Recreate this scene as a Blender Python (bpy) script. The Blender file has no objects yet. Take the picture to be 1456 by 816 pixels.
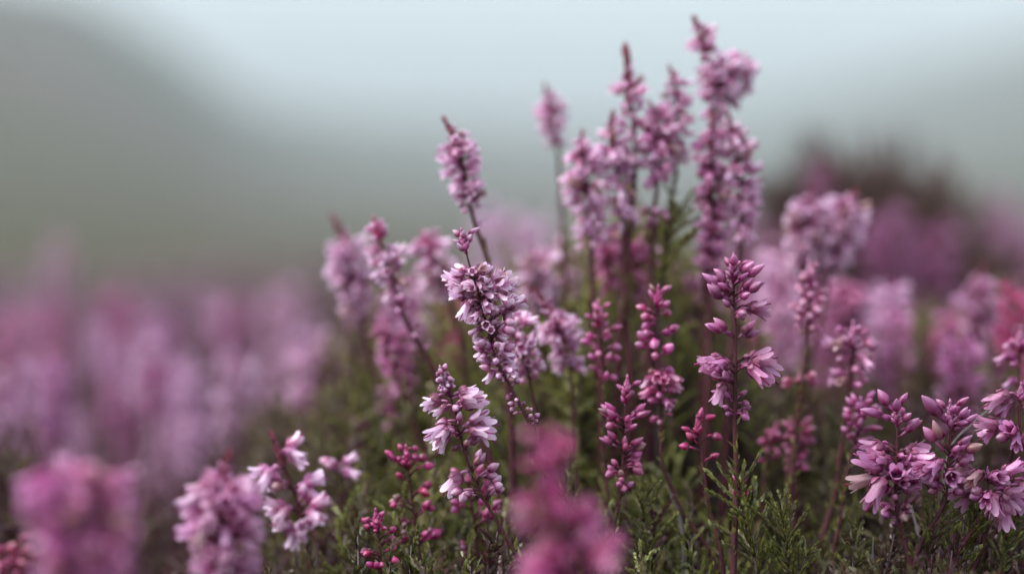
import bpy, math, random
import numpy as np
from mathutils import Vector, Matrix
R = math.radians
rnd = random.Random(7)
scene = bpy.context.scene
C = scene.collection

# ------------------------------------------------------------------ camera
CAM_H, PITCH, FOC_PX = 0.33, R(1.3), 3438.0
cam = bpy.data.cameras.new('camera')
cam.lens = 85; cam.sensor_width = 36; cam.clip_start = 0.02; cam.clip_end = 5000
cam.dof.use_dof = True; cam.dof.focus_distance = 0.5; cam.dof.aperture_fstop = 4.5
camo = bpy.data.objects.new('camera', cam); C.objects.link(camo)
camo.location = (0, 0, CAM_H); camo.rotation_euler = (R(90) - PITCH, 0, 0)
scene.camera = camo
FWD = Vector((0, math.cos(PITCH), -math.sin(PITCH))); UP = Vector((0, math.sin(PITCH), math.cos(PITCH)))
def at(px, py, d):
    """real-world place of a photo point at distance d metres"""
    return Vector((0, 0, CAM_H)) + d * (FWD + UP * (-(py - 408) / FOC_PX) + Vector(((px - 728) / FOC_PX, 0, 0)))
def dist(blur):      # blur in px -> distance (negative: in front of the focus plane)
    return 0.5 / (1 - blur / 138.0)

# ------------------------------------------------------------------ materials
def new_mat(name):
    m = bpy.data.materials.new(name); m.use_nodes = True
    nt = m.node_tree; nt.nodes.clear()
    out = nt.nodes.new('ShaderNodeOutputMaterial')
    return m, nt, out
def N(nt, typ, **kw):
    n = nt.nodes.new(typ)
    for k, v in kw.items(): setattr(n, k, v)
    return n
def mixc(nt, fac, a, b, mode='MIX'):
    n = N(nt, 'ShaderNodeMix', data_type='RGBA', blend_type=mode)
    for s, v in ((n.inputs[0], fac), (n.inputs[6], a), (n.inputs[7], b)):
        if hasattr(v, 'is_output') or isinstance(v, bpy.types.NodeSocket): nt.links.new(v, s)
        else: s.default_value = v
    return n.outputs[2]
def math_(nt, op, a, b=0.0, clamp=False):
    n = N(nt, 'ShaderNodeMath', operation=op); n.use_clamp = clamp
    for s, v in ((n.inputs[0], a), (n.inputs[1], b)):
        if isinstance(v, bpy.types.NodeSocket): nt.links.new(v, s)
        else: s.default_value = v
    return n.outputs[0]
def thin(nt, out, col, trans=0.35, gloss=0.06, rough=0.45, bump=None):
    d = N(nt, 'ShaderNodeBsdfDiffuse'); t = N(nt, 'ShaderNodeBsdfTranslucent'); g = N(nt, 'ShaderNodeBsdfGlossy')
    g.inputs['Roughness'].default_value = rough; g.inputs['Color'].default_value = (1, 1, 1, 1)
    nt.links.new(col, d.inputs[0]); nt.links.new(col, t.inputs[0])
    m1 = N(nt, 'ShaderNodeMixShader'); m1.inputs[0].default_value = trans
    nt.links.new(d.outputs[0], m1.inputs[1]); nt.links.new(t.outputs[0], m1.inputs[2])
    m2 = N(nt, 'ShaderNodeMixShader'); m2.inputs[0].default_value = gloss
    nt.links.new(m1.outputs[0], m2.inputs[1]); nt.links.new(g.outputs[0], m2.inputs[2])
    if bump is not None:
        for s in (d, g): nt.links.new(bump, s.inputs['Normal'])
    nt.links.new(m2.outputs[0], out.inputs[0])
def petal_material():
    """tint.r runs from the base of a petal to its tip, tint.g differs per flower, tint.b is the angle round it.
    The object's own colour is the flower colour, its alpha says how pale the tips are."""
    m, nt, out = new_mat('petal')
    oi = N(nt, 'ShaderNodeObjectInfo'); at_ = N(nt, 'ShaderNodeAttribute', attribute_name='tint')
    sep = N(nt, 'ShaderNodeSeparateColor'); nt.links.new(at_.outputs['Color'], sep.inputs[0])
    base = mixc(nt, 1.0, oi.outputs['Color'], (0.58, 0.24, 0.42, 1), 'MULTIPLY')
    tipc = mixc(nt, oi.outputs['Alpha'], oi.outputs['Color'], (0.95, 0.80, 0.92, 1))
    r = math_(nt, 'POWER', sep.outputs[0], 0.62)
    # streaky veins along the petal
    comb = N(nt, 'ShaderNodeCombineXYZ'); nt.links.new(math_(nt, 'MULTIPLY', sep.outputs[2], 40.0), comb.inputs[0])
    nt.links.new(math_(nt, 'MULTIPLY', sep.outputs[0], 2.5), comb.inputs[1]); nt.links.new(math_(nt, 'MULTIPLY', sep.outputs[1], 31.0), comb.inputs[2])
    no = N(nt, 'ShaderNodeTexNoise'); no.inputs['Scale'].default_value = 1.0; no.inputs['Detail'].default_value = 3
    nt.links.new(comb.outputs[0], no.inputs['Vector'])
    v = math_(nt, 'MULTIPLY', math_(nt, 'SUBTRACT', no.outputs[0], 0.5), 0.75)
    f = math_(nt, 'ADD', r, v, clamp=True)
    col = mixc(nt, f, base, tipc)
    rv = math_(nt, 'ADD', math_(nt, 'MULTIPLY', math_(nt, 'FRACT', math_(nt, 'ADD', sep.outputs[1], oi.outputs['Random'])), 0.36), 0.92)
    hsv = N(nt, 'ShaderNodeHueSaturation'); nt.links.new(col, hsv.inputs['Color']); nt.links.new(rv, hsv.inputs['Value']); hsv.inputs['Saturation'].default_value = 1.2
    hv = math_(nt, 'ADD', math_(nt, 'MULTIPLY', math_(nt, 'FRACT', math_(nt, 'MULTIPLY', oi.outputs['Random'], 7.3)), 0.03), 0.485)
    nt.links.new(hv, hsv.inputs['Hue'])
    tc = N(nt, 'ShaderNodeTexCoord'); n2 = N(nt, 'ShaderNodeTexNoise'); n2.inputs['Scale'].default_value = 1800
    nt.links.new(tc.outputs['Object'], n2.inputs['Vector'])
    b = N(nt, 'ShaderNodeBump'); b.inputs['Strength'].default_value = 0.35; b.inputs['Distance'].default_value = 0.0003
    nt.links.new(n2.outputs[0], b.inputs['Height'])
    thin(nt, out, hsv.outputs[0], 0.44, 0.06, 0.42, b.outputs[0])
    return m
def leaf_material(name, c1, c2, c3, trans=0.25):
    m, nt, out = new_mat(name)
    at_ = N(nt, 'ShaderNodeAttribute', attribute_name='tint')
    sep = N(nt, 'ShaderNodeSeparateColor'); nt.links.new(at_.outputs['Color'], sep.inputs[0])
    col = mixc(nt, sep.outputs[1], c1, c2)
    col = mixc(nt, sep.outputs[2], col, c3)
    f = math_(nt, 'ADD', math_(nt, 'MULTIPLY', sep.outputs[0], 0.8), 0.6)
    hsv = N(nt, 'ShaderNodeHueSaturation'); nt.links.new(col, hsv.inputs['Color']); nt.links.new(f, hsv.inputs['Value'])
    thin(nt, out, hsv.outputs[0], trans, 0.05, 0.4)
    return m
def stem_material(name, c1, c2):
    m, nt, out = new_mat(name)
    tc = N(nt, 'ShaderNodeTexCoord'); n = N(nt, 'ShaderNodeTexNoise'); n.inputs['Scale'].default_value = 420; n.inputs['Detail'].default_value = 4
    mp = N(nt, 'ShaderNodeMapping'); mp.inputs['Scale'].default_value = (1, 1, 0.25)
    nt.links.new(tc.outputs['Object'], mp.inputs[0]); nt.links.new(mp.outputs[0], n.inputs['Vector'])
    col = mixc(nt, n.outputs[0], c1, c2)
    p = N(nt, 'ShaderNodeBsdfPrincipled'); p.inputs['Roughness'].default_value = 0.7; p.inputs['Specular IOR Level'].default_value = .25
    b = N(nt, 'ShaderNodeBump'); b.inputs['Strength'].default_value = 0.5; b.inputs['Distance'].default_value = 0.0004
    nt.links.new(n.outputs[0], b.inputs['Height']); nt.links.new(b.outputs[0], p.inputs['Normal'])
    nt.links.new(col, p.inputs['Base Color']); nt.links.new(p.outputs[0], out.inputs[0])
    return m
M_PETAL = petal_material()
M_CALYX = leaf_material('calyx', (0.30, 0.07, 0.15, 1), (0.40, 0.12, 0.22, 1), (0.22, 0.13, 0.08, 1))
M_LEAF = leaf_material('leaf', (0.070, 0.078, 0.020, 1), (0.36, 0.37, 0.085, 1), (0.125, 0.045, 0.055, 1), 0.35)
M_STEM = stem_material('stem_bark', (0.035, 0.010, 0.013, 1), (0.13, 0.036, 0.045, 1))
M_TWIG = stem_material('woody_twig', (0.045, 0.028, 0.024, 1), (0.15, 0.10, 0.095, 1))
M_DRY = stem_material('dry_grey_stalk', (0.12, 0.10, 0.09, 1), (0.28, 0.25, 0.23, 1))
M_DARK = leaf_material('dark_shrub_leaf', (0.16, 0.095, 0.085, 1), (0.18, 0.13, 0.09, 1), (0.21, 0.10, 0.12, 1), 0.2)
M_REDTIP = leaf_material('red_tip', (0.26, 0.05, 0.08, 1), (0.36, 0.09, 0.13, 1), (0.28, 0.06, 0.08, 1), 0.25)

# ------------------------------------------------------------------ mesh building
class MB:
    def __init__(s): s.v = []; s.f = []; s.t = []
    def add(s, verts, faces, tints):
        o = len(s.v); s.v += [tuple(p) for p in verts]; s.f += [tuple(i + o for i in f) for f in faces]; s.t += tints
    def merge(s, other, M):
        s.add([M @ Vector(p) for p in other.v], other.f, list(other.t))
    def arrays(s):
        V = np.array(s.v, np.float32).reshape(-1, 3)
        L = np.array([i for f in s.f for i in f], np.int32); T = np.array([len(f) for f in s.f], np.int32)
        return V, L, T, np.array(s.t, np.float32).reshape(-1, 3)
    def mesh(s, name, mat, smooth=True): return mesh_from(name, *s.arrays(), mat, smooth)
def mesh_from(name, V, L, T, tint, mat, smooth=True):
    me = bpy.data.meshes.new(name)
    me.vertices.add(len(V)); me.vertices.foreach_set('co', V.astype(np.float32).ravel())
    me.loops.add(len(L)); me.loops.foreach_set('vertex_index', L)
    me.polygons.add(len(T)); me.polygons.foreach_set('loop_start', np.concatenate(([0], np.cumsum(T)[:-1])).astype(np.int32))
    me.polygons.foreach_set('loop_total', T)
    me.update(calc_edges=True)
    a = me.color_attributes.new('tint', 'FLOAT_COLOR', 'POINT')
    a.data.foreach_set('color', np.concatenate([tint, np.ones((len(tint), 1), np.float32)], 1).astype(np.float32).ravel())
    me.polygons.foreach_set('use_smooth', np.full(len(T), smooth))
    me.materials.append(mat); me.validate(); me.update()
    return me
def scatter(name, tmpl, mats, mat, gvals=None, bvals=None):
    """many copies of small templates merged in ONE mesh (stuff only); tmpl: list of arrays, mats: list of (index, 4x4)"""
    Vs, Ls, Ts, Cs = [], [], [], []; off = 0
    for k, (i, M) in enumerate(mats):
        V, L, T, c = tmpl[i]; M = np.array(M, np.float32)
        Vs.append(V @ M[:3, :3].T + M[:3, 3]); Ls.append(L + off); Ts.append(T); off += len(V)
        c = c.copy()
        if gvals is not None: c[:, 1] = np.clip(c[:, 1] * 0.3 + gvals[k], 0, 1)
        if bvals is not None: c[:, 2] = np.maximum(bvals[k], (c[:, 2] > .8))
        Cs.append(c)
    return mesh_from(name, np.concatenate(Vs), np.concatenate(Ls), np.concatenate(Ts), np.concatenate(Cs), mat)
def tube(mb, pts, rad, n=6, tint=(0.5, 0.5, 0)):
    pts = [Vector(p) for p in pts]; ring0 = None; verts = []; faces = []
    ref = Vector((0.3, 1, 0.1)).normalized()
    for i, p in enumerate(pts):
        t = (pts[min(i + 1, len(pts) - 1)] - pts[max(i - 1, 0)]).normalized()
        x = ref - t * ref.dot(t)
        if x.length < 1e-4: x = Vector((1, 0, 0)) - t * t.x
        x.normalize(); ref = x; y = t.cross(x); r = rad[i] if hasattr(rad, '__len__') else rad
        verts += [p + (x * math.cos(2 * math.pi * k / n) + y * math.sin(2 * math.pi * k / n)) * r for k in range(n)]
    for i in range(len(pts) - 1):
        for k in range(n): faces.append((i * n + k, i * n + (k + 1) % n, (i + 1) * n + (k + 1) % n, (i + 1) * n + k))
    faces.append(tuple(range(n))[::-1]); faces.append(tuple(range((len(pts) - 1) * n, len(pts) * n)))
    mb.add(verts, faces, [tint] * len(verts))
def smooth_path(P, per=6):
    P = [Vector(p) for p in P]; out = []
    for i in range(len(P) - 1):
        p0 = P[i - 1] if i else P[0] * 2 - P[1]; p1 = P[i]; p2 = P[i + 1]; p3 = P[i + 2] if i + 2 < len(P) else P[-1] * 2 - P[-2]
        for k in range(per):
            t = k / per
            out.append(0.5 * ((2 * p1) + (p2 - p0) * t + (2 * p0 - 5 * p1 + 4 * p2 - p3) * t * t + (3 * p1 - p0 - 3 * p2 + p3) * t ** 3))
    out.append(P[-1]); return out

MM = 0.001
def axis_mat(org, d, roll=0.0):
    d = Vector(d).normalized(); x = Vector((0, 1, 0)) - d * d.y
    if x.length < 1e-3: x = Vector((1, 0, 0))
    x.normalize(); y = d.cross(x)
    M = Matrix((x, y, d)).transposed().to_4x4(); M = M @ Matrix.Rotation(roll, 4, 'Z'); M.translation = org
    return M
# every flower template: origin on the stem, +X outward, +Z along the stem
def pedicel(mb, ang, ln, r=0.26 * MM):
    d = Vector((math.cos(ang), 0, math.sin(ang)))
    a0 = max(ang, R(25)); e = Vector((math.cos(a0), 0, math.sin(a0)))
    p = [Vector((0, 0, 0)), e * ln * 0.6, e * ln * 0.8 + d * ln * 0.35]
    if r: tube(mb, p, r, 5, (0.2, 0.5, 0.0))
    return p[-1], d
def corolla(mb, M, L, rb, flare, lobes, seg, rows, rr, teeth=0.30, g=0.5):
    """tubular bell with pointed lobes"""
    n = lobes * seg; verts = []; tints = []; faces = []
    crump = [rr.uniform(-1, 1) for _ in range(lobes)]
    for j in range(rows + 1):
        v = j / rows
        for k in range(n):
            ph = 2 * math.pi * k / n; u = (k % seg) / seg; li = k // seg
            lobe = math.sin(math.pi * u) ** 0.75 if u else 0.0
            if v <= 1 - teeth: z = v
            else: z = (1 - teeth) + (v - (1 - teeth)) * lobe
            if z < 0.22: r = rb * (0.42 + 0.58 * math.sin(z / 0.22 * math.pi / 2))
            elif z < 1 - teeth: r = rb * (1 - 0.10 * math.sin((z - 0.22) / (0.78 - teeth) * math.pi))
            else:
                q = (z - (1 - teeth)) / teeth; r = rb * (1.0 + flare * q ** 1.3 + 0.12 * crump[li] * q)
            r *= 1 + 0.07 * math.cos(lobes * ph)
            zz = z * L * (1 + 0.05 * crump[li] * max(0, z - 0.6))
            verts.append(M @ Vector((r * math.cos(ph), r * math.sin(ph), zz))); tints.append((z, g, ph / 6.283))
    for j in range(rows):
        for k in range(n): faces.append((j * n + k, j * n + (k + 1) % n, (j + 1) * n + (k + 1) % n, (j + 1) * n + k))
    mb.add(verts, faces, tints)
def egg(mb, M, L, r, n=8, rows=6, g=0.5, sharp=0.75, ridge=0.08):
    verts = []; tints = []; faces = []
    for j in range(rows + 1):
        v = j / rows; rad = r * (math.sin(math.pi * v ** sharp) ** 0.8 if 0 < v < 1 else 0.04)
        for k in range(n):
            ph = 2 * math.pi * k / n; q = rad * (1 + ridge * math.cos(4 * ph))
            verts.append(M @ Vector((q * math.cos(ph), q * math.sin(ph), v * L))); tints.append((v * v * 0.85, g, ph / 6.283))
    for j in range(rows):
        for k in range(n): faces.append((j * n + k, j * n + (k + 1) % n, (j + 1) * n + (k + 1) % n, (j + 1) * n + k))
    faces.append(tuple(range(rows * n, rows * n + n))); mb.add(verts, faces, tints)
def sepals(mb, M, L, r, n, rr, b=0.0):
    for k in range(n):
        a = 2 * math.pi * k / n + rr.uniform(-.2, .2); l = L * rr.uniform(0.85, 1.15); w = r * 0.55
        verts = []; tints = []; rows = 4
        for j in range(rows + 1):
            v = j / rows; rad = r * (0.35 + 0.75 * math.sin(min(1, v * 1.6) * math.pi / 2)) * (1 + 0.1 * v)
            ww = w * (math.sin(math.pi * (0.12 + 0.88 * v)) ** 0.8 if v < 1 else 0.05)
            for s in (-1, 0, 1):
                verts.append(M @ Vector((rad * math.cos(a) - s * ww * math.sin(a), rad * math.sin(a) + s * ww * math.cos(a), v * l)) if s else
                             M @ Vector((rad * 1.12 * math.cos(a), rad * 1.12 * math.sin(a), v * l)))
                tints.append((v * 0.6, rr.random(), b))
        faces = []
        for j in range(rows):
            for s in (0, 1): faces.append((3 * j + s, 3 * j + s + 1, 3 * j + s + 4, 3 * j + s + 3))
        mb.add(verts, faces, tints)
TM = {}
def make_templates():
    for kind, angs in (('bell', (-38, -12, -60, 6, -25, 18)), ('open', (-25, 10, 35, -45, 0, 20)), ('bud', (58, 44, 30, 16, 50, 36)), ('fatbud', (20, 0, -25, 40, 10, -10)), ('low', (-30, 0, 20, -50, 10, 40))):
        for i, a in enumerate(angs):
            rr = random.Random(kind + str(i)); ang = R(a)
            co = MB(); ca = MB(); g = rr.random()
            if kind == 'bell':
                o, d = pedicel(co, ang, rr.uniform(1.0, 1.7) * MM); M = axis_mat(o, d, rr.random() * 6)
                L = rr.uniform(3.9, 4.7) * MM; corolla(co, M, L, 0.96 * MM, rr.uniform(0.22, 0.58), 5, 6, 11, rr, 0.30, g)
                st = MB(); tube(co, [M @ Vector((0, 0, z * L)) for z in (0.2, 0.6, 1.12)], [0.12 * MM, 0.1 * MM, 0.16 * MM], 5, (0.0, 0.1, 0))
                sepals(ca, M, 1.7 * MM, 1.02 * MM, 5, rr)
            elif kind == 'open':
                o, d = pedicel(co, ang, rr.uniform(0.8, 1.5) * MM); M = axis_mat(o, d, rr.random() * 6)
                L = rr.uniform(3.0, 3.8) * MM; corolla(co, M, L, 0.92 * MM, rr.uniform(0.5, 1.15), 4, 6, 9, rr, 0.5, g)
                for q in range(4):
                    w = Vector((rr.uniform(-.5, .5) * MM, rr.uniform(-.5, .5) * MM, L * 1.05)); tube(co, [M @ Vector((0, 0, L * .3)), M @ w], [0.09 * MM, 0.13 * MM], 4, (0.1, 0.2, 0))
                sepals(ca, M, 1.6 * MM, 0.9 * MM, 4, rr)
            elif kind == 'bud':
                o, d = pedicel(co, ang, rr.uniform(0.9, 1.8) * MM); M = axis_mat(o, d, rr.random() * 6)
                egg(co, M, rr.uniform(3.0, 3.9) * MM, rr.uniform(0.68, 0.82) * MM, 12, 9, g); sepals(ca, M, 1.3 * MM, 0.66 * MM, 4, rr)
            elif kind == 'fatbud':
                o, d = pedicel(co, ang, rr.uniform(1.0, 1.9) * MM); M = axis_mat(o, d, rr.random() * 6)
                egg(co, M, rr.uniform(2.1, 2.8) * MM, rr.uniform(0.85, 1.0) * MM, 12, 8, g, 0.85); sepals(ca, M, 1.1 * MM, 0.8 * MM, 4, rr)
            else:
                o, d = pedicel(co, ang, 1.2 * MM, 0); M = axis_mat(o, d, rr.random() * 6)
                corolla(co, M, 4.0 * MM, 1.1 * MM, 0.8, 4, 2, 3, rr, 0.34, g)
            me = co.mesh(kind, M_PETAL); me2 = ca.mesh(kind + '_calyx', M_CALYX) if ca.v else None
            full = MB(); full.add(co.v, co.f, co.t)
            if ca.v: full.add(ca.v, ca.f, [(0.12, t[1], 0) for t in ca.t])
            TM.setdefault(kind, []).append((me, me2, full.mesh(kind + '_full', M_PETAL), co))
make_templates()
def tip_mb(seed, h=7 * MM, n=22):
    rr = random.Random(seed); mb = MB()
    for i in range(n):
        f = i / n; z = h * f * 0.72; a = i * 2.4; s = 1.25 - 0.75 * f
        ang = R(42 + 40 * f); d = Vector((math.cos(a) * math.cos(ang), math.sin(a) * math.cos(ang), math.sin(ang)))
        egg(mb, axis_mat(Vector((0, 0, z)), d), 2.2 * MM * s, 0.55 * MM * s, 8, 5, rr.random())
    egg(mb, axis_mat(Vector((0, 0, h * 0.7)), (0, 0, 1)), 1.8 * MM, 0.45 * MM, 8, 5, 0.3)
    tube(mb, [(0, 0, -1 * MM), (0, 0, h * .8)], [.5 * MM, .3 * MM], 6, (0, 0.2, 0)); return mb
TIPS = [tip_mb(s).mesh('bud_tip', M_PETAL) for s in range(4)]
def leaf(mb, o, d, L, w, rr, b=0.0, fold=0.35, quick=False):
    """small folded scale leaf"""
    d = Vector(d).normalized(); s = d.cross(Vector((rr.uniform(-.3, .3), rr.uniform(-.3, .3), 1)))
    if s.length < 1e-3: s = Vector((1, 0, 0))
    s.normalize(); nn = s.cross(d); g = rr.random()
    v = [o, o + d * L * .45 + s * w * .5 + nn * w * fold, o + d * L * .45 - nn * w * .1, o + d * L * .45 - s * w * .5 + nn * w * fold, o + d * L + nn * w * .3]
    if quick:
        mb.add([v[0], v[1], v[4], v[3]], [(0, 1, 2), (0, 2, 3)], [(0.2, g, b), (.6, g, b), (1, g, b), (.6, g, b)]); return
    mb.add(v, [(0, 1, 2), (0, 2, 3), (1, 4, 2), (2, 4, 3)], [(0.2, g, b), (.6, g, b), (.3, g, b), (.6, g, b), (1, g, b)])
def sprig_mb(seed, L=16 * MM, bend=0.25, r=0.35 * MM, leafL=2.0 * MM, leafW=0.7 * MM, step=0.75 * MM, spread=32, per=3, b=0.0, quick=False):
    """leafy branchlet along +Z"""
    rr = random.Random(seed); mb = MB(); a = rr.random() * 6
    pts = [Vector((math.sin(t * bend) * L * t * 0.5 * math.cos(a), math.sin(t * bend) * L * t * 0.5 * math.sin(a), L * t)) for t in [i / 6 for i in range(7)]]
    if quick: tube(mb, [pts[0], pts[3], pts[6]], [r, r * .7, r * .3], 3, (0.2, 0.5, 0.6))
    else: tube(mb, pts, [r * (1 - .6 * i / 6) for i in range(7)], 5, (0.2, 0.5, 0.6))
    n = int(L / step)
    for i in range(n):
        t = (i + .5) / n; k = min(5, int(t * 6)); p = pts[k].lerp(pts[k + 1], t * 6 - k)
        for q in range(per):
            az = 2 * math.pi * q / per + i * 1.05 + rr.uniform(-.3, .3); e = R(90 - spread * rr.uniform(0.6, 1.3) * (1 - .45 * t))
            d = Vector((math.cos(az) * math.cos(e), math.sin(az) * math.cos(e), math.sin(e)))
            leaf(mb, p, d, leafL * rr.uniform(.75, 1.2) * (1 - .3 * t), leafW, rr, b + (0.15 * rr.random()), .35, quick)
    return mb
def red_tip_mb(seed, L): return sprig_mb(seed, L, 0.3, 0.32 * MM, 2.4 * MM, 1.0 * MM, 0.6 * MM, 30, 4)
REDTIPS = [red_tip_mb(50 + i, 8 * MM).mesh('leafy_tip', M_REDTIP) for i in range(3)]

# ------------------------------------------------------------------ things
def props(o, label=None, cat=None, group=None, kind=None):
    for k, v in (('label', label), ('category', cat), ('group', group), ('kind', kind)):
        if v: o[k] = v
def link(name, me, parent=None, M=None, color=None):
    o = bpy.data.objects.new(name, me); C.objects.link(o)
    if parent: o.parent = parent
    if M is not None: o.matrix_basis = M
    if color: o.color = color
    return o
def frame(T, az):
    T = T.normalized(); x = Vector((math.cos(az), math.sin(az), 0)); x = (x - T * x.dot(T)).normalized(); y = T.cross(x)
    return Matrix((x, y, T)).transposed().to_4x4()
PALE = (0.78, 0.36, 0.62, 0.95); PINK = (0.66, 0.15, 0.40, 0.50); HOT = (0.62, 0.06, 0.26, 0.28); DUSK = (0.54, 0.13, 0.37, 0.42); WHITE = (0.80, 0.46, 0.70, 0.97)
NAME = {'bell': 'bell_flower', 'open': 'open_flower', 'bud': 'flower_bud', 'fatbud': 'flower_bud'}
def heather(label, pts, blur, dense=(), cl=(), tip='buds', col=PINK, tipcol=None, tips=1.0, sub=False, r0=0.42, leaves=True, group=None, foot=None, seed=None, jd=0.0, leafy_from=None, lean=0.0, branches=()):
    """one flowering stem. pts: photo points tip -> lowest seen; dense: (y0, y1, n, kinds, size, reach_mm); cl: (y, azimuth, kind, n, size, reach_mm)"""
    rr = random.Random(label if seed is None else seed)
    d = dist(blur)
    def P(p): return at(p[0], p[1], d + (p[2] if len(p) > 2 else 0.0))
    tipdown = [P(p) for p in pts]
    last = tipdown[-1]; dirn = (tipdown[-1] - tipdown[-2]).normalized() if len(tipdown) > 1 else Vector((0, 0, -1))
    mid = last + dirn * 0.03 * 1; mid.z = min(mid.z, last.z - 0.02)
    base = foot or Vector((last.x + (last.x - tipdown[0].x) * 0.35 + rr.uniform(-.01, .01), last.y + rr.uniform(0.0, .03) + (0.02 if blur > 0 else 0), 0.0))
    ctl = tipdown + [mid, mid.lerp(base, 0.45) + Vector((rr.uniform(-.006, .006), 0, 0)), base]
    path = smooth_path(ctl, 7)[::-1]            # ground -> tip
    root = bpy.data.objects.new('heather_stem', None); C.objects.link(root); root.location = base; root.empty_display_size = 0.01
    props(root, label, 'heather', group)
    n = len(path); sm = MB()
    visN = 7 * (len(tipdown) - 1)
    def rad(i):
        f = i / (n - 1); k = max(0, (n - 1 - i) / max(1, visN))
        return MM * (r0 * min(1.0, 0.30 + 0.75 * k) if k < 1 else r0 * (1.05 + 0.9 * (k - 1) / max(0.3, (n / visN - 1)) * 0.8))
    tube(sm, [p - base for p in path], [rad(i) for i in range(n)], 7)
    inv = []
    for i, p in enumerate(path):
        q = p - Vector((0, 0, CAM_H)); dd = q.dot(FWD); inv.append(408 - q.dot(UP) / dd * FOC_PX)
    def where(y):
        for i in range(n - 1):
            if inv[i] >= y >= inv[i + 1]:
                t = (inv[i] - y) / max(1e-6, inv[i] - inv[i + 1]); return path[i].lerp(path[i + 1], t), (path[i + 1] - path[i]).normalized()
        return path[-1], (path[-1] - path[-2]).normalized()
    def put(y, az, kind, size, reach):
        if blur >= 9: reach *= .5; size *= .86
        elif blur > 1.6: size *= .92
        elif blur >= 0: size *= 1.04
        p, T = where(y); F = frame(T, az); off = Vector((0, 0, 0))
        if reach > 0.05:
            off = F.to_3x3() @ Vector((reach * MM, 0, reach * 0.55 * MM)); tube(sm, [p - base - T * reach * 0.2 * MM, p - base + off * .5, p - base + off], [0.3 * MM, .25 * MM, .22 * MM], 5)
        t = TM[kind][rr.randrange(len(TM[kind]))]
        J = Matrix.Rotation(rr.uniform(-.22, .22), 4, 'Y') @ Matrix.Rotation(rr.uniform(-.25, .25), 4, 'X')
        S = size * rr.uniform(0.86, 1.14)
        M = Matrix.Translation(p - base + off) @ F @ J @ Matrix.Scale(S, 4)
        c = list(col); f = rr.uniform(.85, 1.15); c = [min(1, c[0] * f), min(1, c[1] * f * rr.uniform(.85, 1.15)), min(1, c[2] * f * rr.uniform(.93, 1.07)), c[3]]
        if rr.random() < .07: c = [.38, .2, .15, .35]       # a withered one now and then
        if sub:
            o = link(NAME[kind], t[0], root, M, c); link('calyx', t[1], o)
        else: link(NAME[kind], t[2], root, M, c)
    for (y0, y1, cnt, kinds, size, reach) in dense:
        if blur >= 11: cnt = int(cnt * 1.12)
        for i in range(cnt):
            f = (i + .5) / cnt; w = 0.55 + 0.45 * math.sin(math.pi * min(1, f * 1.25 + .08)) if reach else 1
            k = kinds[rr.randrange(len(kinds))] if isinstance(kinds, (list, tuple)) else kinds
            put(y0 + (y1 - y0) * f + rr.uniform(-2, 2), i * 2.4 + rr.uniform(-.35, .35), k, size * (0.45 + .55 * min(1, .35 + w * .65)) if blur < 9 else size * (.5 + .5 * w), reach * w * rr.uniform(.6, 1.2))
    for (y, az, kind, cnt, size, reach) in cl:
        for i in range(cnt):
            put(y + rr.uniform(-7, 7), R(az + rr.uniform(-38, 38)), kind, size, reach * rr.uniform(.75, 1.25))
    if tip == 'bare' and dense:
        y0 = pts[0][1]; y1 = dense[0][0]
        for i in range(9): f = (i + .5) / 9; put(y0 + (y1 - y0) * (.35 + .7 * f), i * 2.4, 'fatbud' if i > 3 else 'bud', .40 + .42 * f, 0)
    if tip == 'buds':
        T = (path[-1] - path[-2]).normalized(); M = Matrix.Translation(path[-1] - base - T * 6.0 * MM * tips) @ frame(T, rr.random() * 6) @ Matrix.Scale(tips, 4)
        link('bud_tip', TIPS[rr.randrange(4)], root, M, tipcol or col)
    elif tip == 'bare':
        T = (path[-1] - path[-2]).normalized(); M = Matrix.Translation(path[-1] - base - T * 6.5 * MM * tips) @ frame(T, rr.random() * 6) @ Matrix.Scale(tips * .88, 4)
        link('leafy_tip', REDTIPS[rr.randrange(3)], root, M)
    link('stem', sm.mesh('stem', M_STEM), root)
    if leaves:
        fm = MB(); i0 = 0; lowest = max([x[1] for x in dense] + [x[0] for x in cl] + [0]) if leafy_from is None else leafy_from
        for i in range(n - 1):
            if inv[i] < lowest + 12 or inv[i] > lowest + 420: continue
            seg = (path[i + 1] - path[i]).length; T = (path[i + 1] - path[i]).normalized()
            for k in range(max(1, int(seg / (.8 * MM)))):
                p = path[i].lerp(path[i + 1], rr.random()) - base; az = rr.random() * 6.28; e = R(rr.uniform(40, 70)); F = frame(T, az)
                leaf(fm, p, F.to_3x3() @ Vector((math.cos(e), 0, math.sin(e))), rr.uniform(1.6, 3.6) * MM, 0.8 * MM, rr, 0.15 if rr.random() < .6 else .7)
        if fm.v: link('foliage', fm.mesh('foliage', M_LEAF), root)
    return root

BO = ['open', 'bell', 'open']; BB = ['bell', 'fatbud', 'bell']; BU = ['bud', 'fatbud']; MIX = ['open', 'bell', 'fatbud', 'bell']
R_, L_, F_ = 0, 180, 270
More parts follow.
